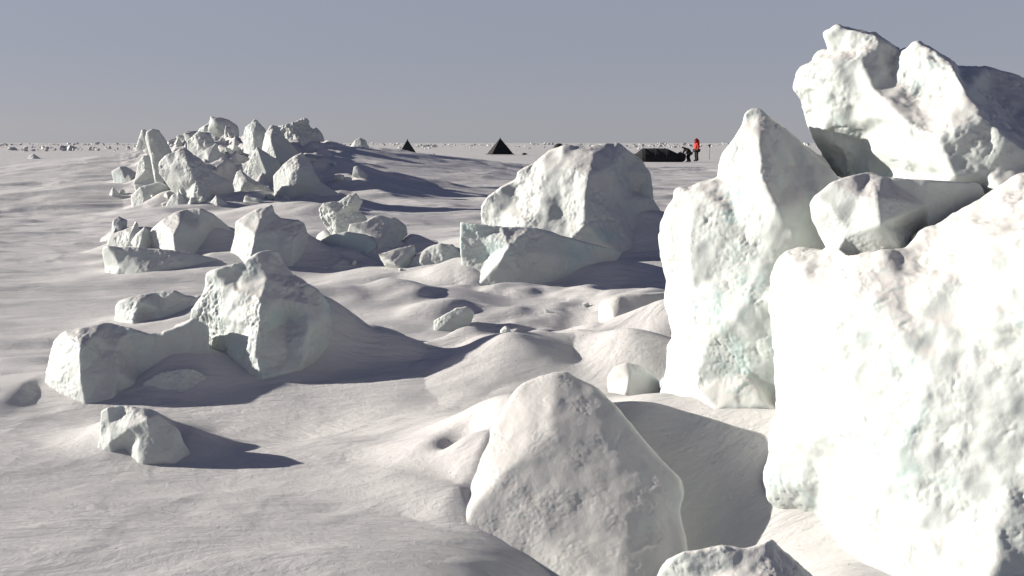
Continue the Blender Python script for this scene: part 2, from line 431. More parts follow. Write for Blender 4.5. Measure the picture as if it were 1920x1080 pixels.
# ---- the tall wall of ice on the right
block('ice_berg', 4.9, [(1546,62,30),(1570,49,50),(1588,54,60),(1612,55,75),(1640,62,85),(1668,82,90),(1684,100,90),(1700,93,120),(1720,78,140),(1742,92,150),(1768,104,170),(1785,115,180),
  (1797,127,60),(1850,128,20),(1900,138,0),(1960,165,0),(2010,220),(2010,480),(1850,500,260),(1700,430,190),(1640,350,100),(1590,332,40),(1572,330,10),(1545,300,-10),(1535,278,-10),(1520,258,-10),
  (1512,225,0),(1500,190,0),(1488,165,0),(1490,140,0),(1500,125,10),(1525,117,30),(1527,105,10),(1543,92,20),(1556,100,40),(1552,80,25)],
  inner=[(1620,78,80),(1590,90,60),(1530,150,60),(1560,200,80),(1540,250,45),(1585,285,60),(1640,170,140),(1630,220,130),(1700,230,210),(1700,300,210),
   (1790,330,290),(1760,260,270),(1735,172,165),(1722,195,175),(1600,262,66),(1640,300,100),(1665,325,120),(1612,285,62),(1850,325,290),(1840,355,280),(1900,380,330),(1900,220,120),(1850,170,60),(1940,250,170)],
  ridges=[[(1500,130,30),(1560,112,85),(1610,106,105),(1650,118,110),(1672,140,110)],[(1675,150,120),(1700,125,130),(1740,120,165),(1768,135,190)],
   [(1787,125,200),(1812,170,240),(1845,220,280),(1890,258,300),(1960,300,300)],[(1600,190,104),(1592,230,88),(1606,250,80)],
   [(1625,245,100),(1650,280,130),(1690,320,170)],[(1645,66,90),(1650,85,100),(1672,105,80)]],
  back=220, bs=0.8, m=N, smooth=3, amp=(9,6,1.6), vox=2.6, label='biggest ice block, towering top right above the rest with a blue cleft', group=ICE)
block('ice_pillar', 4.75, [(1396,212),(1412,203),(1430,204),(1442,215),(1470,236),(1500,262),(1530,290,45),(1555,308,60),(1572,335,75),(1600,400,90),(1620,480,200),(1620,700,240),(1560,840,230),(1400,860),
  (1190,820),(1232,750),(1250,690),(1255,650),(1262,630),(1255,600),(1247,570),(1250,530),(1240,490),(1234,450),(1236,420),(1250,390),(1262,372),(1268,352),(1290,352),(1310,342),
  (1330,340),(1347,332),(1350,300),(1370,268),(1382,250),(1393,228)],
  inner=[(1480,560,200),(1560,560,230),(1460,660,190),(1560,700,240),(1440,760,190),(1560,480,180),(1340,770,170),(1395,300,45),(1300,400,55),(1290,460,75),(1300,540,90),(1290,600,85),(1320,650,115),(1300,720,115),(1380,600,170),(1400,700,143),(1520,380,115),(1540,450,130),(1480,330,78),(1450,740,143),(1400,560,165)],
  ridges=[[(1415,210,6),(1422,260,58),(1428,330,110),(1455,390,149),(1490,440,162),(1505,480,156)],[(1370,345,60),(1385,420,100),(1430,480,140),(1450,540,165)],[(1268,356,6),(1320,360,52),(1350,345,45)]],
  back=200, bs=0.75, m=N, smooth=4, amp=(9,4.5,1.6), vox=2.6, label='tall pointed pillar of white ice left of the biggest block', group=ICE)
block('ice_wall', 3.85, [(1475,470,-120),(1500,462,-110),(1540,470,-90),(1560,462,-70),(1600,478),(1650,470),(1700,468),(1722,440),(1800,395),(1850,365),(1900,335),(1960,320),(2120,360,300),(2120,1250,420),(1700,1250),(1640,1150),
  (1575,1075),(1520,1020),(1470,975),(1440,940),(1433,900),(1440,840,-20),(1455,770,-70),(1452,700,-120),(1446,600,-150),(1440,540,-150),(1450,500,-140)],
  inner=[(2040,600,420),(2040,900,450),(2030,420,340),(2040,1100,450),(1520,540,50),(1560,600,127),(1520,700,70),(1600,760,180),(1500,820,60),(1540,900,95),(1600,960,195),(1700,600,225),(1750,700,285),(1700,850,285),(1800,500,225),(1800,620,285),(1760,1000,330),(1900,900,390),(1900,700,352),
   (1690,520,165),(1600,520,120),(1850,450,240),(1700,1100,345),(1850,1100,435),(1930,600,375)],
  ridges=[[(1640,560,180),(1700,650,247),(1760,660,277)]],
  back=260, bs=0.85, m=N, smooth=5, amp=(16,5,1.4), vox=3.0, label='bright white ice wall filling the lower right corner', group=ICE)
block('ice_block', 4.02, [(1517,382),(1525,368),(1560,340),(1600,328),(1630,322),(1655,332),(1740,337,35),(1800,341,15),(1838,343,0),(1852,375,-5),(1800,400,12),(1740,432,40),(1722,440),(1722,470),(1700,484),(1650,490),(1640,512),(1600,515),(1560,485),(1535,440),(1522,410)],
  inner=[(1560,390,45),(1590,440,60),(1610,370,60),(1740,385,42),(1800,368,14),(1610,490,40)],
  ridges=[[(1632,325,10),(1645,370,85),(1652,420,110),(1672,452,95),(1700,450,60)]],
  back=150, bs=0.8, m=Q, smooth=3, amp=(3,2.5,1.2), label='wedge-shaped snowy block with a shaded right face, perched on the ice wall', group=ICE)
block('ice_block', 3.0, [(1232,1080),(1248,1052),(1275,1036),(1320,1031),(1350,1022),(1400,1029),(1430,1018),(1448,1010),(1465,1030),(1500,1055),(1530,1085),(1565,1140),(1540,1200),(1250,1200),(1222,1130)],
  inner=[(1380,1070,65),(1300,1090,50),(1450,1070,80),(1380,1130,150),(1480,1120,130)], back=120, m=Q, amp=(5,5,2), vox=3,
  label='low rough ice chunk at the bottom edge, below the shaded hollow', group=ICE)
block('ice_pyramid', 3.95, [(1065,695,-152),(1080,706,-142),(1120,725,-122),(1160,765,-87),(1200,815,-47),(1240,860,-9),(1278,898,22),(1285,925,41),(1275,960,61),(1290,1020,104),(1310,1180,292),(1250,1330,361),(900,1330,284),(760,1200,182),(800,1080,51),(850,940,-31),(905,830,-93),(940,770,-127),(962,735,-145),(975,720,-153),(1000,708,-156),(1040,697,-155)],
  inner=[(1120,800,-44),(1180,880,18),(1230,920,49),(1100,880,21),(1170,1000,111),(1240,1010,106),(985,760,-106),(940,840,-49),(1000,1000,95),(960,940,47),(1180,1120,218),(1130,935,61),(1160,955,77),(1090,820,-27)],
  ridges=[[(1044,700,-146),(1038,760,-81),(1032,810,-35),(990,850,-10),(930,900,16),(885,950,42),(850,1040,102),(830,1130,165)]],
  back=260, bs=0.7, m=M_ice_near, smooth=9, amp=(4,1.6,.8), vox=2.8, label='big pyramid-shaped ice block in the foreground, its front in shade', group=ICE)
block('ice_lump', 4.95, [(1138,705),(1150,688),(1175,679),(1200,685),(1222,700),(1237,715),(1240,745),(1200,775),(1150,765),(1138,725)],
  inner=[(1180,705,38),(1175,735,45)], back=60, m=M_snowy, amp=(2,2,1), vox=2, label='small round lump of ice between the pyramid block and the pillar', group=ICE)
# ---- middle distance
block('ice_boulder', 13.0, [(903,388),(912,370),(940,350),(965,335),(968,322),(1000,305),(1030,280),(1055,272),(1085,272),(1110,276),(1140,268),(1160,268),(1180,280),(1205,300),(1222,325),(1224,375),(1247,405),(1240,430),(1232,470),(1225,520),(1000,520),(900,460),(900,405)],
  inner=[(1050,310,60),(1050,360,80),(985,345,30),(970,380,30),(940,395,25),(1060,410,95),(1170,320,15),(1190,360,-5),(1195,300,-8),(1220,420,-5),(1060,460,120),(1150,310,60)],
  ridges=[[(1150,270,12),(1115,290,60),(1103,330,105),(1098,375,120),(1098,420,125),(1140,460,110)],[(1018,310,45),(1012,350,60),(1015,390,80),(990,420,80)],[(1168,372,40),(1155,410,75),(1185,465,80)]],
  back=170, bs=0.75, m=M_ice_mid, smooth=3, amp=(6,5,1.5), vox=2.0, label='large rounded ice boulder with a dark shaded right side, in front of the black tents', group=ICE)
block('ice_slab', 9.8, [(862,415),(885,418),(940,424),(1000,426),(1020,430),(1060,443),(1110,457),(1155,468),(1170,472),(1150,500),(1110,540),(1080,580),(1050,610),(900,610),(880,575),(866,530),(863,480)],
  inner=[(900,450,10),(915,480,6),(900,510,14),(980,470,32),(1040,480,30),(1030,520,30),(1090,490,18),(980,520,38)],
  ridges=[[(960,434,20),(955,460,45),(938,490,52),(912,515,50),(895,535,45)],[(968,450,40),(965,490,45),(945,555,55)]],
  back=60, bs=0.85, m=M_ice_blue, smooth=3, amp=(3,3,1.2), vox=1.8, label='long flat-topped slab of pale blue ice below the large boulder', group=ICE)
block('ice_serac', 6.1, [(385,512),(400,504),(430,497),(460,490),(480,475),(505,467),(525,472),(535,495),(548,515),(572,526),(600,545),(625,580),(640,640),(620,700),(580,745),(500,760),(395,750),(385,700),(370,650),(355,600),(357,580),(380,555),(388,535)],
  inner=[(420,540,30),(400,590,30),(420,640,50),(410,690,45),(450,720,90),(520,560,60),(540,600,52),(535,650,85),(560,690,100),(600,600,70),(505,620,85)],
  ridges=[[(507,470,6),(500,520,45),(490,560,80),(485,610,105),(480,660,120),(490,710,130)],[(545,540,50),(570,570,72),(580,620,90),(570,670,100)]],
  back=130, bs=0.7, m=M_ice_near, smooth=2, amp=(5,5.5,1.8), vox=2.0, label='jagged upright ice block with a peaked top, largest left of the middle', group=ICE)
block('ice_block', 5.85, [(82,740),(85,700),(95,660),(100,640),(118,622),(150,614),(190,607),(205,606),(240,613),(275,626),(300,623),(340,610),(362,594),(392,610),(395,710),(300,745),(230,765),(150,775),(85,770)],
  inner=[(115,660,35),(110,710,45),(215,650,30),(222,700,55),(300,650,5),(300,700,10),(350,680,5),(250,680,12),(120,745,60)],
  ridges=[[(205,609,5),(175,632,45),(150,650,75),(150,700,90),(160,760,100)],[(195,660,40),(200,700,60),(212,750,80)],[(205,612,8),(240,622,12),(300,632,8),(350,622,5)]],
  back=60, bs=0.8, m=M_ice_near, smooth=3, amp=(3,3.5,1.2), vox=1.8, label='low ice block at far left of the foreground with a long grey back wall', group=ICE)
block('ice_lump', 5.7, [(255,735),(275,712),(300,699),(330,692),(365,692),(385,703),(395,730),(390,765),(280,765)], inner=[(300,725,20),(340,715,22),(345,740,30)], back=50, m=Q, amp=(2,4,2.5), vox=1.6, smooth=1,
  label='crumbly little snow rim in front of the grey wall of the far left block', group=ICE)
block('ice_block', 8.0, [(215,575),(225,563),(260,553),(290,546),(330,545),(350,555),(400,552),(425,540),(440,600),(380,640),(300,655),(216,655),(214,600)],
  inner=[(230,590,20),(300,580,15),(340,590,10),(350,570,8),(280,620,30)], ridges=[[(290,549,4),(262,568,30),(250,600,42),(250,640,50)],[(270,585,15),(285,610,30)]],
  back=70, m=Q, amp=(3,3,1.2), vox=1.8, label='low snow-covered block between the far left block and the log-shaped one', group=ICE)
block('ice_block', 4.6, [(188,770),(200,763),(235,760),(270,765),(300,778),(335,805),(355,845),(370,900),(260,920),(175,915),(177,855),(188,820)],
  inner=[(205,795,10),(232,848,4),(215,870,12),(290,825,45),(315,860,48),(270,870,50),(250,780,22)], ridges=[[(232,763,4),(262,776,25),(276,786,38),(245,803,34),(206,830,22),(190,850,10)],[(262,820,38),(258,840,42),(258,875,45)]],
  back=60, m=M_ice_near, smooth=2, amp=(2,3,1.2), vox=1.8, label='small broken ice block with a greenish niche, nearest block on the left foreground snow', group=ICE)
block('ice_block', 11.0, [(190,475),(193,462),(200,460),(230,462),(300,466),(360,474),(410,485),(440,495),(450,540),(300,550),(200,545),(196,500)],
  inner=[(250,485,25),(330,492,28),(225,500,25),(270,515,42),(400,500,18)], back=50, m=Q, amp=(2,3,1), vox=1.6, label='long log-shaped snowy ice block lying under the dark boulder on the left', group=ICE)
block('ice_block', 13.4, [(198,470),(205,440),(235,430),(250,425),(255,413),(262,428),(280,432),(288,448),(290,500),(195,500)], inner=[(225,450,18)], ridges=[[(255,416,3),(245,440,26),(243,480,32)]],
  back=40, m=M_ice_mid, amp=(2,3,1.5), vox=1.5, smooth=2, label='small spiked ice block just left of the dark rounded boulder', group=ICE)
block('ice_boulder', 13.0, [(280,450),(283,430),(300,415),(330,397),(358,391),(378,391),(402,402),(430,425),(439,440),(432,475),(400,500),(300,500),(283,468)],
  inner=[(305,440,35),(370,430,22),(405,440,-5),(380,470,22)], ridges=[[(350,393,5),(338,415,40),(325,440,62),(330,480,75)]], back=90, m=Q, amp=(2,2,1), vox=1.6, smooth=3,
  label='smooth rounded boulder, dark with shade, on the left behind the log-shaped block', group=ICE)
block('ice_block', 11.2, [(432,475),(440,440),(443,415),(480,392),(500,388),(510,383),(514,400),(525,410),(560,413),(572,420),(583,455),(585,500),(583,545),(432,550),(428,500)],
  inner=[(455,440,22),(525,430,25),(520,470,40),(560,470,35),(500,500,60)], ridges=[[(508,386,4),(490,408,25),(478,440,48),(468,490,62)],[(562,420,5),(552,445,40),(548,500,55)],[(515,412,10),(550,418,15)]],
  back=70, m=M_ice_mid, smooth=3, amp=(3,3,1.2), vox=1.6, label='two-shouldered white block standing right behind the jagged upright block', group=ICE)
block('ice_block', 11.5, [(585,495),(592,470),(600,450),(620,440),(650,433),(690,440),(715,465),(710,500),(705,545),(590,550)], inner=[(640,465,18),(605,485,14),(650,500,26),(690,480,20)], ridges=[[(600,455,4),(640,447,15),(690,450,12)]],
  back=60, m=M_ice_blue, smooth=2, amp=(2,2.5,1.2), vox=1.6, label='clear pale blue ice block in the cluster left of the picture middle', group=ICE)
block('ice_shard', 12.2, [(597,390),(605,380),(635,378),(655,365),(668,362),(680,378),(672,395),(690,410),(680,440),(665,455),(630,455),(610,425),(600,408)], inner=[(630,400,14),(655,385,14)], back=35, m=M_ice_mid, amp=(2,3.5,2), vox=1.4, smooth=1,
  label='forked white shard standing behind the clear pale blue block', group=ICE)
block('ice_block', 11.7, [(650,440),(655,420),(685,415),(705,405),(740,407),(762,425),(765,440),(752,452),(790,465),(805,478),(790,520),(700,530),(690,460)], inner=[(730,425,12),(740,470,20)], ridges=[[(700,412,5),(690,440,25),(708,460,42),(706,510,50)]],
  back=60, m=M_ice_mid, amp=(2,3,1.5), vox=1.4, smooth=2, label='shaded knobbly block leaning right of the clear pale blue block', group=ICE)
block('ice_lump', 10.9, [(583,535),(588,512),(600,502),(613,499),(625,510),(645,520),(655,550),(590,560)], inner=[(610,520,16)], back=30, m=Q, amp=(2,3,1.5), vox=1.4, label='small lump at the foot of the clear pale blue block', group=ICE)
block('ice_lump', 10.6, [(752,505),(775,482),(800,464),(825,455),(850,458),(868,480),(866,540),(755,545)], inner=[(800,485,18),(830,490,25),(800,515,35)], ridges=[[(800,466,4),(790,490,25)]], back=50, m=Q, amp=(2,3,1), vox=1.6, label='snowy lump just left of the flat-topped blue slab', group=ICE)
block('ice_lump', 7.3, [(1120,575),(1128,560),(1160,553),(1210,549),(1270,546),(1290,620),(1200,650),(1140,640),(1122,600)], inner=[(1160,580,40),(1200,590,35),(1150,610,55)], ridges=[[(1128,565,8),(1145,580,38),(1150,620,55)]], back=70, m=M_snowy, amp=(2,1.5,.6), vox=2, smooth=8,
  label='smooth snow-covered lump touching the left side of the pillar', group=ICE)
block('ice_lump', 7.4, [(812,602),(835,590),(855,578),(875,575),(890,585),(880,615),(850,630),(815,625)], inner=[(840,602,12),(865,590,10)], back=25, m=M_ice_near, amp=(2,4,2), vox=1.3, smooth=1, label='knot of broken ice bits half buried in the drift below the blue slab', group=ICE)
block('ice_lump', 6.4, [(918,655),(922,643),(932,639),(942,645),(945,660),(930,668)], inner=[(930,652,6)], back=15, m=M_ice_near, amp=(1,1,.6), vox=1.2, smooth=2, label='tiny ice pebble alone on the snow left of the pillar', group=ICE)
# ---- the ridge farther away
FR = M_ice_far
block('ice_slab', 23, [(272,260),(275,246),(285,241),(298,243),(308,258),(320,280),(330,303),(318,330),(300,350),(290,345),(283,300)], inner=[(290,262,6),(300,290,8)], ridges=[[(276,250,3),(281,280,6),(290,330,8)]], back=18, bs=0.9, m=FR, amp=(1,1.5,.8), vox=1.1, smooth=2,
  label='thin upright tilted slab at the left end of the far ridge', group=ICE)
block('ice_lump', 23.5, [(250,345),(258,305),(268,292),(280,290),(292,330),(305,360),(255,365)], inner=[(272,320,10)], back=25, m=FR, amp=(2,2,1), vox=1.1, smooth=1, label='white lump at the foot of the thin tilted slab', group=ICE)
block('ice_block', 21.5, [(298,305),(310,290),(330,282),(345,275),(362,290),(378,300),(402,325),(435,340),(441,358),(425,378),(400,388),(395,420),(320,420),(332,375),(312,345),(299,325)],
  inner=[(320,310,14),(340,340,24),(400,350,16),(360,390,30)], ridges=[[(345,279,4),(352,305,24),(368,340,34),(382,375,38)]], back=55, m=FR, amp=(3,3,1.5), vox=1.2, smooth=2, label='big dark-backed block leaning left in front of the far ridge, below the tilted slab', group=ICE)
block('ice_block', 25.5, [(210,322),(225,312),(236,312),(250,320),(272,335),(290,355),(285,380),(205,375),(194,352),(214,342)], inner=[(235,335,15),(250,350,22)], ridges=[[(233,315,3),(245,335,18)]], back=35, m=FR, amp=(2,3,1), vox=1.1, smooth=1, label='leftmost chunk of the far ridge', group=ICE)
block('ice_block', 21.8, [(245,368),(262,350),(300,341),(316,350),(322,366),(318,395),(247,400)], inner=[(280,362,10),(270,375,14)], back=35, m=FR, amp=(2,2,1), vox=1.1, smooth=2, label='low flat chunk under the leftmost end of the far ridge', group=ICE)
block('ice_lump', 20.5, [(312,385),(322,366),(335,358),(352,378),(362,400),(355,420),(312,420)], inner=[(335,380,10)], back=20, m=FR, amp=(2,2,1), vox=1.1, smooth=1, label='pale lump supporting the leaning dark-backed block', group=ICE)
block('ice_lump', 20, [(385,400),(395,378),(405,366),(418,375),(440,392),(450,415),(390,415)], inner=[(408,385,10)], back=25, m=FR, amp=(2,2,1), vox=1.1, smooth=1, label='small lump right of the foot of the leaning dark-backed block', group=ICE)
block('ice_peak', 27, [(456,258),(460,238),(470,230),(478,223),(486,231),(498,242),(505,262),(500,300),(490,330),(450,325),(457,280)], inner=[(475,250,14),(478,285,20)], ridges=[[(480,226,2),(487,250,14),(488,290,20)]], back=35, m=FR, amp=(2,2,1), vox=1.1, smooth=2,
  label='left one of the two tall peaks on the far ridge, lit white', group=ICE)
block('ice_peak', 26, [(490,278),(497,250),(508,236),(520,236),(530,252),(545,268),(560,285),(562,310),(520,335),(490,335)], inner=[(500,280,12),(535,280,5)], ridges=[[(512,237,3),(508,262,16),(520,300,25)]], back=40, m=FR, amp=(2,3,1), vox=1.1, smooth=2,
  label='right one of the two tall peaks on the far ridge, dark on its right side', group=ICE)
block('ice_heap', 32, [(520,240),(530,232),(552,228),(575,222),(582,238),(592,245),(589,262),(602,275),(622,292),(600,310),(540,310),(522,280)], inner=[(550,250,14),(575,260,16),(565,285,18)], back=45, m=FR, amp=(3,5,2.5), vox=1.1, smooth=0,
  label='rough crumbling heap of ice behind the right tall peak of the far ridge', group=ICE)
block('ice_block', 25, [(455,325),(470,298),(482,276),(500,288),(520,300),(532,322),(525,350),(460,350)], inner=[(490,300,16),(500,325,20)], back=40, m=FR, amp=(2,4,1.5), vox=1.1, smooth=1, label='rough chunk at the foot of the two tall peaks', group=ICE)
block('ice_block', 22.5, [(437,345),(443,322),(452,318),(470,335),(500,350),(518,362),(520,395),(440,395)], inner=[(455,345,16),(490,365,16)], ridges=[[(452,320,3),(468,342,18),(500,362,20)]], back=40, m=FR, amp=(2,3,1), vox=1.1, smooth=1, label='angular chunk between the leaning dark-backed block and the dark leaning slab', group=ICE)
block('ice_slab', 22, [(512,330),(530,308),(552,292),(566,286),(580,302),(600,340),(640,365),(620,385),(540,395),(515,385)], inner=[(550,320,25),(540,350,30),(590,350,8)], ridges=[[(560,290,4),(562,315,25),(556,345,32)]], back=45, m=FR, amp=(2,2,.8), vox=1.1, smooth=3,
  label='dark smooth slab sloping right from the far ridge towards the shadowed drift', group=ICE)
block('ice_block', 30, [(350,292),(352,264),(372,248),(392,252),(402,268),(418,285),(425,310),(352,315)], inner=[(375,272,14),(385,292,18)], ridges=[[(385,252,3),(388,270,15)]], back=35, m=FR, amp=(2,4,2), vox=1.1, smooth=0, label='broad white chunk in the middle of the far ridge, right of the tilted slab', group=ICE)
block('ice_block', 26.5, [(352,320),(360,300),(385,280),(405,268),(412,285),(430,290),(440,310),(420,330),(380,335)], inner=[(385,300,14),(410,305,10)], ridges=[[(402,272,3),(392,296,16),(400,320,20)]], back=35, m=FR, amp=(2,3,1.5), vox=1.1, smooth=1, label='chunk with a dark right edge just below the broad white chunk', group=ICE)
block('ice_block', 52, [(654,278),(666,263),(675,258),(686,263),(692,278),(690,290),(655,290)], ridges=[[(676,260,2),(678,272,9),(682,285,10)]], inner=[(665,273,6)], back=20, m=FR, amp=(.6,1,.4), vox=0.9, smooth=1, label='lone white block standing on the snow between the far ridge and the green tent', group=ICE)
block('ice_lump', 25, [(660,330),(663,312),(670,311),(680,320),(692,330),(680,340)], inner=[(672,322,5)], back=12, m=FR, amp=(.6,1,.5), vox=0.9, smooth=1, label='small stone-sized ice piece on the lit drift right of the far ridge', group=ICE)
block('ice_lump', 95, [(52,299),(56,291),(63,288),(70,293),(80,299),(78,303),(52,303)], inner=[(63,295,4)], back=12, m=FR, amp=(.5,.5,.3), vox=0.7, smooth=1, label='lone dark lump on the flat snow at the far left', group=ICE)

for a_, k_ in BL:                         # wind has piled a little drift round each foot
    D_ = a_[1]; o_ = a_[2]
    if D_ < 5.2 or D_ > 45: continue
    xs = [q[0] for q in o_]; ys = [q[1] for q in o_]; wd = (max(xs)-min(xs))*D_/F; ht = (max(ys)-min(ys))*D_/F
    xa = (min(xs)-960)/F*D_+wd*.1; xb = (max(xs)-960)/F*D_
    pz = min((.34 if D_ > 10.5 else .18) if D_ > 7 else .13, .2*ht)
    DRC.append(([Vector((xa, D_+.1*wd, pz)), Vector((xb, D_-.02*wd, pz)), Vector((xb+wd*.7, D_-wd*.25, pz*.3))], .22*wd+.08, .5*wd, 1.7))
    if .25 < wd and D_ < 20:               # long tail of snow on the lee (right) side
        h0 = min(.52*ht, .6)*(.6 if a_[0] == 'ice_slab' else 1)
        DRC.append(([Vector((xb-.22*wd, D_+.06*wd, h0)), Vector((xb+.25*wd, D_+.02*wd, h0*.62)), Vector((xb+1.1*wd, D_-.12*wd, .02))], .2*wd+.04, .4*wd, 1.6))
build_terrain()
for a_, k_ in BL: make_block(*a_, **k_)
# ---------------------------------------------------------------- scattered rubble
rng = random.Random(5)
def chunk_mesh(i, m, vox=0.05):
    bm = bmesh.new(); r_ = random.Random(100+i)
    pts = []
    for _ in range(13):
        v = Vector((r_.gauss(0, 1), r_.gauss(0, 1), r_.gauss(0, 1))).normalized()*r_.uniform(0.35, 0.62)
        v.z *= r_.uniform(0.7, 1.4) if i % 2 else 0.8; v.x *= 1.15
        pts.append(bm.verts.new(v))
    bmesh.ops.convex_hull(bm, input=pts)
    bmesh.ops.delete(bm, geom=[v for v in bm.verts if not v.link_faces], context='VERTS')
    bmesh.ops.recalc_face_normals(bm, faces=bm.faces)
    me = bpy.data.meshes.new('c'); bm.to_mesh(me); bm.free()
    return finish(me, vox, 0.01, 300+i, 1, (5, 4, 2.0), 'ice_chunk', m, soft=1)
CH_ = [chunk_mesh(i, M_ice_far) for i in range(7)]
def scatter(px, D, size, label, group, sink=0.3, sz=1.0):
    x = (px-960)/F*D/math.cos(TH)*math.cos(TH); me = CH_[rng.randrange(len(CH_))]
    o = bpy.data.objects.new('ice_chunk', me); S.collection.objects.link(o)
    z = hgt(x, D)
    o.location = (x, D, z+size*(0.5-sink)*0.5*sz); o.scale = (size*rng.uniform(.8, 1.3), size*rng.uniform(.8, 1.2), size*sz*rng.uniform(.7, 1.3))
    o.rotation_euler = (rng.uniform(-.4, .4), rng.uniform(-.4, .4), rng.uniform(0, 6.28))
    setp(o, label, 'ice chunk', group); return o
for i in range(110):                    # the rubble heap that trails back along the far ridge
    t = rng.random()
    px = 275+rng.random()**0.9*330; D = rng.uniform(27, 52)
    if px < 330: D = rng.uniform(36, 60)
    scatter(px, D, rng.uniform(.35, 1.0)*(1+0.35*(D > 40)), 'small white chunk heaped with others among the blocks of the far ridge', 'rubble heaped along the far ridge', 0.1)
for i in range(34):                    # crumbs round the feet of the big chunks
    px, D = rng.uniform(200, 640), rng.uniform(20, 27)
    scatter(px, D, rng.uniform(.12, .35), 'fist to head sized ice crumb on the snow at the foot of the far ridge', 'ice crumbs at the foot of the far ridge', 0.2)
for i in range(30):
    px, D = rng.choice([(rng.uniform(560, 880), rng.uniform(9.5, 13)), (rng.uniform(190, 330), rng.uniform(11, 14)), (rng.uniform(60, 420), rng.uniform(5.6, 8.5)), (rng.uniform(900, 1240), rng.uniform(5.2, 9))])
    scatter(px, D, rng.uniform(.04, .13), 'hand sized ice crumb between the blocks in the middle distance', 'ice crumbs in the middle distance', 0.2)
for i in range(12):
    px, D = rng.choice([(rng.uniform(560, 870), rng.uniform(10.5, 15)), (rng.uniform(150, 420), rng.uniform(12, 17)), (rng.uniform(430, 640), rng.uniform(12.5, 16.5))])
    scatter(px, D, rng.uniform(.22, .5), 'half buried knee high ice chunk between the larger blocks in the middle distance', 'half buried chunks in the middle distance', 0.42)
for i in range(60):                    # left part of the skyline
    px = rng.uniform(-60, 290); D = rng.choice([190, 230, 280])*rng.uniform(.93, 1.07)
    scatter(px, D, rng.uniform(.35, .95)*rng.choice([1, 1, 1.7]), 'tiny ice block of the broken line on the horizon at the left', 'ice rubble on the left skyline', 0.1, .8)
for i in range(60):
    px = rng.uniform(640, 1560); D = rng.choice([200, 300, 420])*rng.uniform(.85, 1.2)
    scatter(px, D, rng.uniform(.3, .8)*rng.choice([1, 1, 1, 2])*(D/300)**.6, 'tiny ice block near the horizon behind the tents', 'ice rubble on the skyline behind the tents', 0.1, .7)
def skyline_rubble():
    r_ = random.Random(77); bm = bmesh.new()
    for ln in range(9):
        D0 = [170, 210, 260, 330, 420, 520, 650, 800, 1000][ln]
        a = r_.uniform(-.62, .0); 
        for c in range(11+ln*3):
            ca = r_.uniform(-.62, .62)
            if ln < 3 and ca > -.33: continue
            nn = r_.randrange(4, 14); sp_ = r_.uniform(.004, .03)
            for i in range(nn):
                u = ca+r_.gauss(0, sp_); D = D0*(1+.06*math.sin(u*9+ln)+r_.uniform(-.02, .02)); x = u*D
                sz = r_.choice([.25, .35, .5, .5, .8, 1.2])*(D/300)**.75*.8*(.45+.9*abs(math.sin(u*23+ln)))
                z = hgt(x, D) if i == 0 else z
                vs = []
                for k in range(8):
                    v = Vector((r_.gauss(0, 1), r_.gauss(0, 1), r_.gauss(0, 1))).normalized(); vs.append(bm.verts.new((x+v.x*sz*.75, D+v.y*sz*.6, z+sz*.2+v.z*sz*.55)))
                res = bmesh.ops.convex_hull(bm, input=vs)
                bmesh.ops.delete(bm, geom=[v for v in vs if not v.link_faces], context='VERTS')
    me = bpy.data.meshes.new('far_ice_rubble'); bm.to_mesh(me); bm.free()
    setp(link('far_ice_rubble', me, M_ice_far), 'endless broken ice rubble along the whole horizon', 'ice rubble', None, 'stuff')
skyline_rubble()
# ---------------------------------------------------------------- camp
M_black = plain('black_canvas', (0.012, 0.012, 0.013), 0.9)
M_green = plain('olive_canvas', (0.035, 0.042, 0.03), 0.9)
M_lit_seam = plain('lit_seam_canvas', (0.5, 0.48, 0.42), 0.8)  # light colour paints in the sunlit strip along the tent's door seam
M_red = plain('red_parka_cloth', (0.42, 0.02, 0.015), 0.85, 0.02)
M_dark = plain('dark_wool', (0.016, 0.016, 0.018), 0.9)
M_skin = plain('skin', (0.45, 0.28, 0.2), 0.6)
M_metal = plain('grey_metal', (0.12, 0.12, 0.12), 0.4)
M_wood = plain('pole_wood', (0.09, 0.07, 0.05), 0.7)
def spot(px, py):
    """ground point whose image is about (px, py)"""
    D = 1.5*F/(py-268+1e-6)
    for _ in range(12):
        p = P(px, py, D); h = hgt(p.x, p.y); D = (CH-h)/((py-540)/F*math.cos(TH)+math.sin(TH))*math.cos(TH)*1.0 if False else D+0.5*((CH-h)*F/(py-268)-D)
    x = (px-960)/F*D
    return Vector((x, D, hgt(x, D)))
def bmobj(name, bm, m, parent, smooth=False):
    bmesh.ops.recalc_face_normals(bm, faces=bm.faces)
    me = bpy.data.meshes.new(name); bm.to_mesh(me); bm.free()
    return link(name, me, m, parent, smooth)
def tube(bm, a, b, r, n=8, r2=None):
    a = Vector(a); b = Vector(b); d = (b-a); q = d.to_track_quat('Z', 'Y'); r2 = r if r2 is None else r2
    A = [bm.verts.new(a+q@Vector((r*math.cos(t*2*math.pi/n), r*math.sin(t*2*math.pi/n), 0))) for t in range(n)]
    B = [bm.verts.new(b+q@Vector((r2*math.cos(t*2*math.pi/n), r2*math.sin(t*2*math.pi/n), 0))) for t in range(n)]
    for i in range(n): bm.faces.new([A[i], A[(i+1) % n], B[(i+1) % n], B[i]])
    bm.faces.new(A[::-1]); bm.faces.new(B)
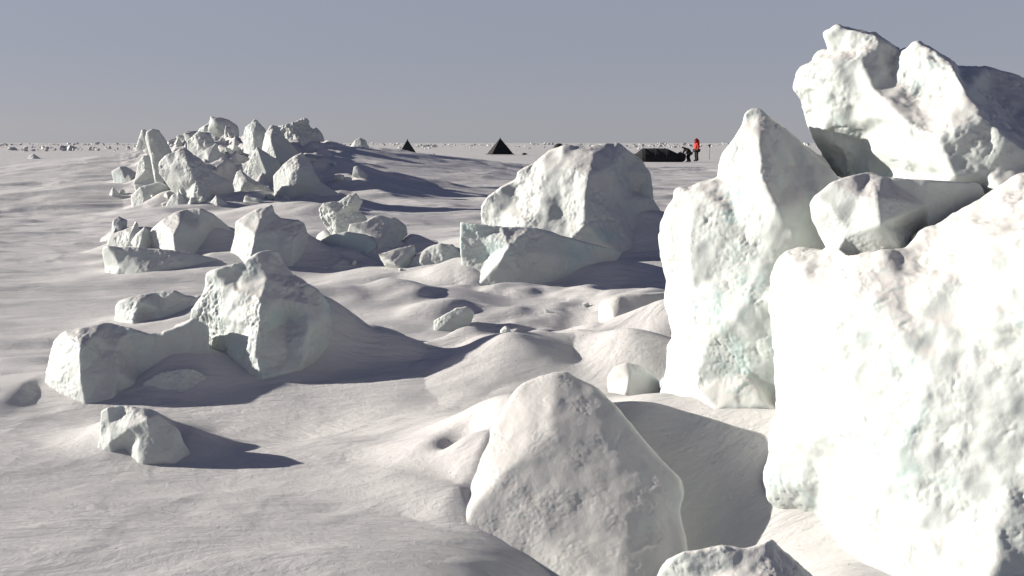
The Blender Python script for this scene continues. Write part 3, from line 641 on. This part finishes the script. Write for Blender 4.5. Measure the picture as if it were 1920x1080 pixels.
def pyramid_tent(p, w, h, m, label, rz, flap):
    t = empty('pyramid_tent', p); setp(t, label, 'tent', 'tents of the camp'); t.rotation_euler = (0, 0, rz)
    bm = bmesh.new(); n = 9; L = 8
    rings = []
    for k in range(L+1):
        f = k/L; ring = []
        for s in range(4):
            a0 = math.pi/4+s*math.pi/2; a1 = a0+math.pi/2
            c0 = Vector((math.cos(a0), math.sin(a0), 0))*w*0.707; c1 = Vector((math.cos(a1), math.sin(a1), 0))*w*0.707
            for j in range(n):
                u = j/n; v = c0.lerp(c1, u); sag = 1-0.07*math.sin(math.pi*u)*math.sin(math.pi*min(1, f*1.05))
                q = v*(1-f*0.965)*sag; q.z = f*h; ring.append(bm.verts.new(q))
        rings.append(ring)
    N = 4*n
    for k in range(L):
        for i in range(N): bm.faces.new([rings[k][i], rings[k][(i+1) % N], rings[k+1][(i+1) % N], rings[k+1][i]])
    bm.faces.new(rings[-1])
    bmobj('canvas', bm, m, t, True)
    for s in range(4):
        a0 = math.pi/4+s*math.pi/2; c = Vector((math.cos(a0), math.sin(a0), 0))*w*0.712
        bm = bmesh.new(); tube(bm, c+Vector((0, 0, -.1)), Vector((-c.x*.05, -c.y*.05, h*1.06)), .022)
        bmobj('pole', bm, M_wood, t, True)
    # skirt weighed down with snow
    bm = bmesh.new()
    for s in range(4):
        a0 = math.pi/4+s*math.pi/2; a1 = a0+math.pi/2
        c0 = Vector((math.cos(a0), math.sin(a0), 0))*w*0.72; c1 = Vector((math.cos(a1), math.sin(a1), 0))*w*0.72
        P0 = [bm.verts.new(c0.lerp(c1, j/6)*1.0+Vector((0, 0, .05))) for j in range(7)]
        P1 = [bm.verts.new(c0.lerp(c1, j/6)*1.16+Vector((0, 0, .02))) for j in range(7)]
        for j in range(6): bm.faces.new([P0[j], P0[j+1], P1[j+1], P1[j]])
    bmesh.ops.solidify(bm, geom=bm.faces[:], thickness=0.02)
    bmobj('skirt', bm, m, t)
    if flap:  # door seam as a pale strip, its sunlight put into the colour
        bm = bmesh.new(); y = -w*0.5
        vs = [bm.verts.new(v) for v in (Vector((-.10, y*1.0-.03, 0)), Vector((.12, y*1.0-.03, 0)), Vector((.05, y*.62-.05, h*.36)), Vector((-.02, y*.60-.05, h*.4)))]
        bm.faces.new(vs); bmesh.ops.solidify(bm, geom=bm.faces[:], thickness=0.02)
        bmobj('lit_door_seam', bm, M_lit_seam, t)
    bm = bmesh.new(); tube(bm, (0, 0, h*.95), (0, 0, h*1.05), .06, 8, .03); bmobj('vent', bm, m, t)
    return t
def camp_tent(px, py, wpx, hpx, m, label, rz, flap):
    p = spot(px, py); k = p.y/F
    return pyramid_tent(p, wpx*k, hpx*k, m, label, rz, flap)
camp_tent(766, 290.5, 36, 28, M_green, 'small olive green pyramid tent with its sunlit door seam painted as a pale flap, leftmost of the camp', R(8), True)
camp_tent(938, 289, 42, 29, M_black, 'larger plain black pyramid tent right of the green one', R(14), False)
# long low tent, a hull with hipped ends
def tunnel_tent(px0, px1, py, hpx):
    p = spot((px0+px1)/2, py); k = p.y/F; Wd = (px1-px0)*k; H = hpx*k; dep = 2.4
    t = empty('tunnel_tent', p); setp(t, 'long low black tent with sloping ends beside the two people', 'tent', 'tents of the camp')
    bm = bmesh.new(); prof = [(-.5, .62, .30), (-.46, .66, .45), (-.36, .96, .8), (-.3, 1, .9), (.18, 1.0, .9), (.24, .99, .9), (.34, .85, .75), (.48, .63, .4), (.5, .55, .3)]
    rings = []
    base = {0: -.47, 8: .46}
    for i, (fx, fh, fd) in enumerate(prof):
        ring = []
        for j in range(13):
            a = math.pi*j/12; y = -math.cos(a)*dep/2*(0.55+0.45*fd); z = (math.sin(a)**0.75)*H*fh*(1+0.015*math.sin(i*5+j))
            bx = fx*Wd; 
            if z < H*.6 and abs(fx) > .4: bx *= 0.93+0.07*z/(H*.6)
            ring.append(bm.verts.new((bx, y, z-.03)))
        rings.append(ring)
    for A, B in zip(rings[:-1], rings[1:]):
        for j in range(12): bm.faces.new([A[j], A[j+1], B[j+1], B[j]])
    bm.faces.new(rings[0]); bm.faces.new(rings[-1][::-1])
    bmobj('canvas', bm, M_black, t)
    for fx in (-.3, -.06, .18):
        bm = bmesh.new(); pr = None
        for j in range(13):
            a = math.pi*j/12; q = Vector((fx*Wd, -math.cos(a)*dep/2*.97, math.sin(a)**.75*H*1.01))
            if pr: tube(bm, pr, q, .018, 6)
            pr = q
        bmobj('hoop', bm, M_dark, t)
    return t
tunnel_tent(1188, 1270, 302.5, 25.5)
def bag(px, py, w, h, label, name='equipment_bag', cat='bag', seed=1, m=None):
    p = spot(px, py); k = p.y/F
    r_ = random.Random(seed); bm = bmesh.new()
    bmesh.ops.create_uvsphere(bm, u_segments=20, v_segments=12, radius=0.5)
    for v in bm.verts:
        q = v.co; s = 1+0.12*math.sin(q.x*9+seed)+0.1*math.sin(q.y*11+q.z*7)
        v.co = Vector((q.x*w*k*s, q.y*w*k*.7*s, (math.copysign(abs(q.z*2)**.8, q.z)/2*s+.42)*h*k))
    t = empty(name, p); setp(t, label, cat)
    bmobj('cover', bm, m or M_dark, t, True)
    bm = bmesh.new(); pr = None
    for j in range(11):
        a = math.pi*j/10; q = Vector((-math.cos(a)*w*k*.18, 0, h*k*(.86+.16*math.sin(a))))
        if pr: tube(bm, pr, q, .015, 6)
        pr = q
    bmobj('handle', bm, M_dark, t)
    return t
bag(1274, 302.5, 17, 18, 'dark pointed pile of gear between the long black tent and the stooping person', 'gear_pile', 'gear', 3)
bag(788, 290, 4.5, 4, 'small dark bag just right of the green tent', seed=5)
bag(815, 290.5, 3.5, 2.6, 'smaller dark bag alone on the snow between the two pyramid tents', seed=8)
bag(983, 289.5, 10, 3.2, 'flat dark bundle on the snow just right of the black pyramid tent', 'gear_bundle', 'gear', 9)
# dark dome seen over the boulder's left shoulder
def dome(px, py, w, h):
    p = spot(px, 283); k = p.y/F
    t = empty('dome_tent', p); setp(t, 'small black dome tent mostly hidden behind the top of the large boulder', 'tent', 'tents of the camp')
    bm = bmesh.new(); bmesh.ops.create_uvsphere(bm, u_segments=24, v_segments=14, radius=1)
    hh = (283-py)*k
    for v in bm.verts:
        f = 1-0.08*abs(math.sin(3*math.atan2(v.co.y, v.co.x)))
        v.co = Vector((v.co.x*w*k/2*f, v.co.y*w*k/2*f, max(0, v.co.z)**.8*hh))
    bmesh.ops.remove_doubles(bm, verts=bm.verts, dist=.001)
    bmobj('canvas', bm, M_black, t, True)
    for a in (R(20), R(110)):
        bm = bmesh.new(); pr = None
        for j in range(17):
            b = math.pi*j/16; q = Vector((math.cos(b)*math.cos(a)*w*k/2*.985, math.cos(b)*math.sin(a)*w*k/2*.985, math.sin(b)**.8*hh*1.01))
            if pr: tube(bm, pr, q, .02, 6)
            pr = q
        bmobj('pole', bm, M_dark, t)
dome(1047, 269.5, 22, 12)
# instrument on a stake
def stake(px, py, hpx):
    p = spot(px, py); k = p.y/F; h = hpx*k
    t = empty('weather_station', p); setp(t, 'thin stake with a dark instrument on top, right of the person in red', 'instrument')
    bm = bmesh.new(); tube(bm, (0, 0, -.1), (.01, 0, h*.95), .022, 8, .018); bmobj('pole', bm, M_wood, t, True)
    bm = bmesh.new(); tube(bm, (-.12, 0, h*.93), (.1, 0, h*.98), .075, 10, .06); bmobj('instrument_head', bm, M_dark, t, True)
    bm = bmesh.new(); tube(bm, (0, -.02, h*.78), (0, -.02, h*.92), .045, 8, .05); bmobj('battery_box', bm, M_dark, t, True)
stake(1327, 298, 27)
# ---------------------------------------------------------------- people
def skin_mesh(verts, edges, rad, sub=2, root=0):
    me = bpy.data.meshes.new('s'); me.from_pydata([Vector(v) for v in verts], edges, [])
    o = bpy.data.objects.new('s', me); S.collection.objects.link(o)
    md = o.modifiers.new('k', 'SKIN'); md.use_smooth_shade = True
    for i, v in enumerate(me.skin_vertices[0].data):
        r_ = rad[i]; v.radius = r_ if isinstance(r_, tuple) else (r_, r_); v.use_root = (i == root)
    o.modifiers.new('b', 'SUBSURF').levels = sub
    dg = bpy.context.evaluated_depsgraph_get(); r = bpy.data.meshes.new_from_object(o.evaluated_get(dg))
    bpy.data.objects.remove(o); bpy.data.meshes.remove(me)
    r.polygons.foreach_set('use_smooth', [True]*len(r.polygons)); return r
def person(p, rz, sc, label, cloth, J):
    """J: joint positions (metres, facing -Y)"""
    t = empty('person', p); t.rotation_euler = (0, 0, rz); t.scale = (sc*1.22, sc*1.22, sc); setp(t, label, 'person', 'people at the camp')
    names = ['pelvis', 'belly', 'chest', 'neck', 'head', 'crown', 'shl', 'ell', 'wrl', 'hal', 'shr', 'elr', 'wrr', 'har', 'hil', 'knl', 'anl', 'tol', 'hir', 'knr', 'anr', 'tor', 'nose']
    rad = dict(pelvis=(.15, .11), belly=(.14, .1), chest=(.17, .11), neck=.055, head=(.085, .1), crown=.06, shl=.07, ell=.045, wrl=.03, hal=.035, shr=.07, elr=.045, wrr=.03, har=.035,
               hil=.09, knl=.06, anl=.045, tol=.04, hir=.09, knr=.06, anr=.045, tor=.04, nose=.02)
    E = [('pelvis', 'belly'), ('belly', 'chest'), ('chest', 'neck'), ('neck', 'head'), ('head', 'crown'), ('head', 'nose'), ('chest', 'shl'), ('shl', 'ell'), ('ell', 'wrl'), ('wrl', 'hal'), ('chest', 'shr'), ('shr', 'elr'), ('elr', 'wrr'), ('wrr', 'har'),
         ('pelvis', 'hil'), ('hil', 'knl'), ('knl', 'anl'), ('anl', 'tol'), ('pelvis', 'hir'), ('hir', 'knr'), ('knr', 'anr'), ('anr', 'tor')]
    J = dict(J); hd = Vector(J['head']); J['nose'] = hd+Vector((0, -.115, -.005))
    def sub(keep, grow, over={}, pos={}):
        ks = [n_ for n_ in names if n_ in keep]; ix = {n_: i for i, n_ in enumerate(ks)}
        return skin_mesh([pos.get(n_, J[n_]) for n_ in ks], [(ix[a], ix[b]) for a, b in E if a in ix and b in ix],
                         [tuple(v*grow for v in (over.get(n_, rad[n_]) if isinstance(over.get(n_, rad[n_]), tuple) else (over.get(n_, rad[n_]),)*2)) for n_ in ks])
    body = sub(names, 1.0); link('body', body, M_skin, t)
    link('parka', sub({'pelvis', 'belly', 'chest', 'neck', 'shl', 'ell', 'wrl', 'shr', 'elr', 'wrr', 'hil', 'hir'}, 1.32, dict(wrl=.045, wrr=.045, ell=.062, elr=.062, hil=.1, hir=.1, pelvis=(.17, .15), belly=(.17, .15), chest=(.18, .14), shl=.085, shr=.085)), cloth, t)
    link('trousers', sub({'pelvis', 'hil', 'knl', 'anl', 'hir', 'knr', 'anr'}, 1.3, dict(anl=.06, anr=.06)), M_dark, t)
    for a, b in (('anl', 'tol'), ('anr', 'tor')):
        A = Vector(J[a]); B = Vector(J[b])
        link('boot', skin_mesh([A+Vector((0, 0, .12)), A, B], [(0, 1), (1, 2)], [.075, .085, .062]), M_dark, t)
    for a, b in (('wrl', 'hal'), ('wrr', 'har')):
        A = Vector(J[a]); B = Vector(J[b]); d = (B-A).normalized(); s = Vector((1, 0, 0)) if 'l' in a[-1] else Vector((-1, 0, 0))
        V_ = [A, B, B+d*.09, B-s*.02+Vector((0, -.055, 0))+d*.03]
        link('mitten', skin_mesh(V_, [(0, 1), (1, 2), (1, 3)], [.05, .055, .04, .025]), M_dark, t)
    # peaked hood open at the face
    C = Vector(J['head']); K = Vector(J['neck']); U_ = (C-K).normalized()
    bm = bmesh.new(); L = 9; n = 20; rr = []
    prof = [(-.16, .17), (-.06, .16), (.02, .165), (.08, .155), (.13, .13), (.18, .10), (.22, .06), (.25, .025), (.262, .004)]
    q = U_.to_track_quat('Z', 'Y')
    for hz, r_ in prof:
        rr.append([bm.verts.new(C+U_*hz+Vector((math.cos(i/n*6.283)*r_*.92, math.sin(i/n*6.283)*r_*1.05+.02, 0))) for i in range(n)])
    for k, (A, B) in enumerate(zip(rr[:-1], rr[1:])):
        for i in range(n):
            a = (i+.5)/n*360
            if 1 <= k <= 3 and 235 < a < 305: continue
            bm.faces.new([A[i], A[(i+1) % n], B[(i+1) % n], B[i]])
    bmesh.ops.solidify(bm, geom=bm.faces[:], thickness=0.015)
    link_ = bmobj('hood', bm, cloth, t, True)
    return t
STAND = dict(pelvis=(0, 0, .95), belly=(0, 0, 1.1), chest=(0, .01, 1.32), neck=(0, 0, 1.5), head=(0, -.02, 1.63), crown=(0, -.01, 1.74), shl=(.19, 0, 1.43), ell=(.25, .03, 1.14), wrl=(.24, -.08, .92), hal=(.235, -.12, .85),
             shr=(-.19, 0, 1.43), elr=(-.25, .03, 1.14), wrr=(-.24, -.08, .92), har=(-.235, -.12, .85), hil=(.1, 0, .9), knl=(.12, -.02, .5), anl=(.13, .03, .1), tol=(.15, -.15, .05), hir=(-.1, 0, .9), knr=(-.12, -.02, .5), anr=(-.12, .03, .1), tor=(-.14, -.15, .05))
STOOP = dict(STAND, belly=(0, -.08, 1.06), chest=(0, -.26, 1.18), neck=(0, -.4, 1.26), head=(0, -.5, 1.33), crown=(0, -.53, 1.43), pelvis=(0, .06, .88), hil=(.1, .06, .84), hir=(-.1, .06, .84), knl=(.12, -.12, .48), knr=(-.12, -.1, .48),
             shl=(.18, -.28, 1.24), ell=(.22, -.36, .96), wrl=(.16, -.48, .78), hal=(.14, -.52, .72), shr=(-.18, -.28, 1.24), elr=(-.22, -.36, .96), wrr=(-.16, -.48, .78), har=(-.14, -.52, .72))
pp = spot(1303, 302.5); person(pp, R(-75), 43*pp.y/F/1.9, 'person in a long red hooded parka standing beside the long black tent', M_red, STAND)
pp = spot(1289, 302.2); person(pp, R(-60), 31*pp.y/F/1.6, 'person in dark clothes stooping on the left of the person in red', M_dark, STOOP)
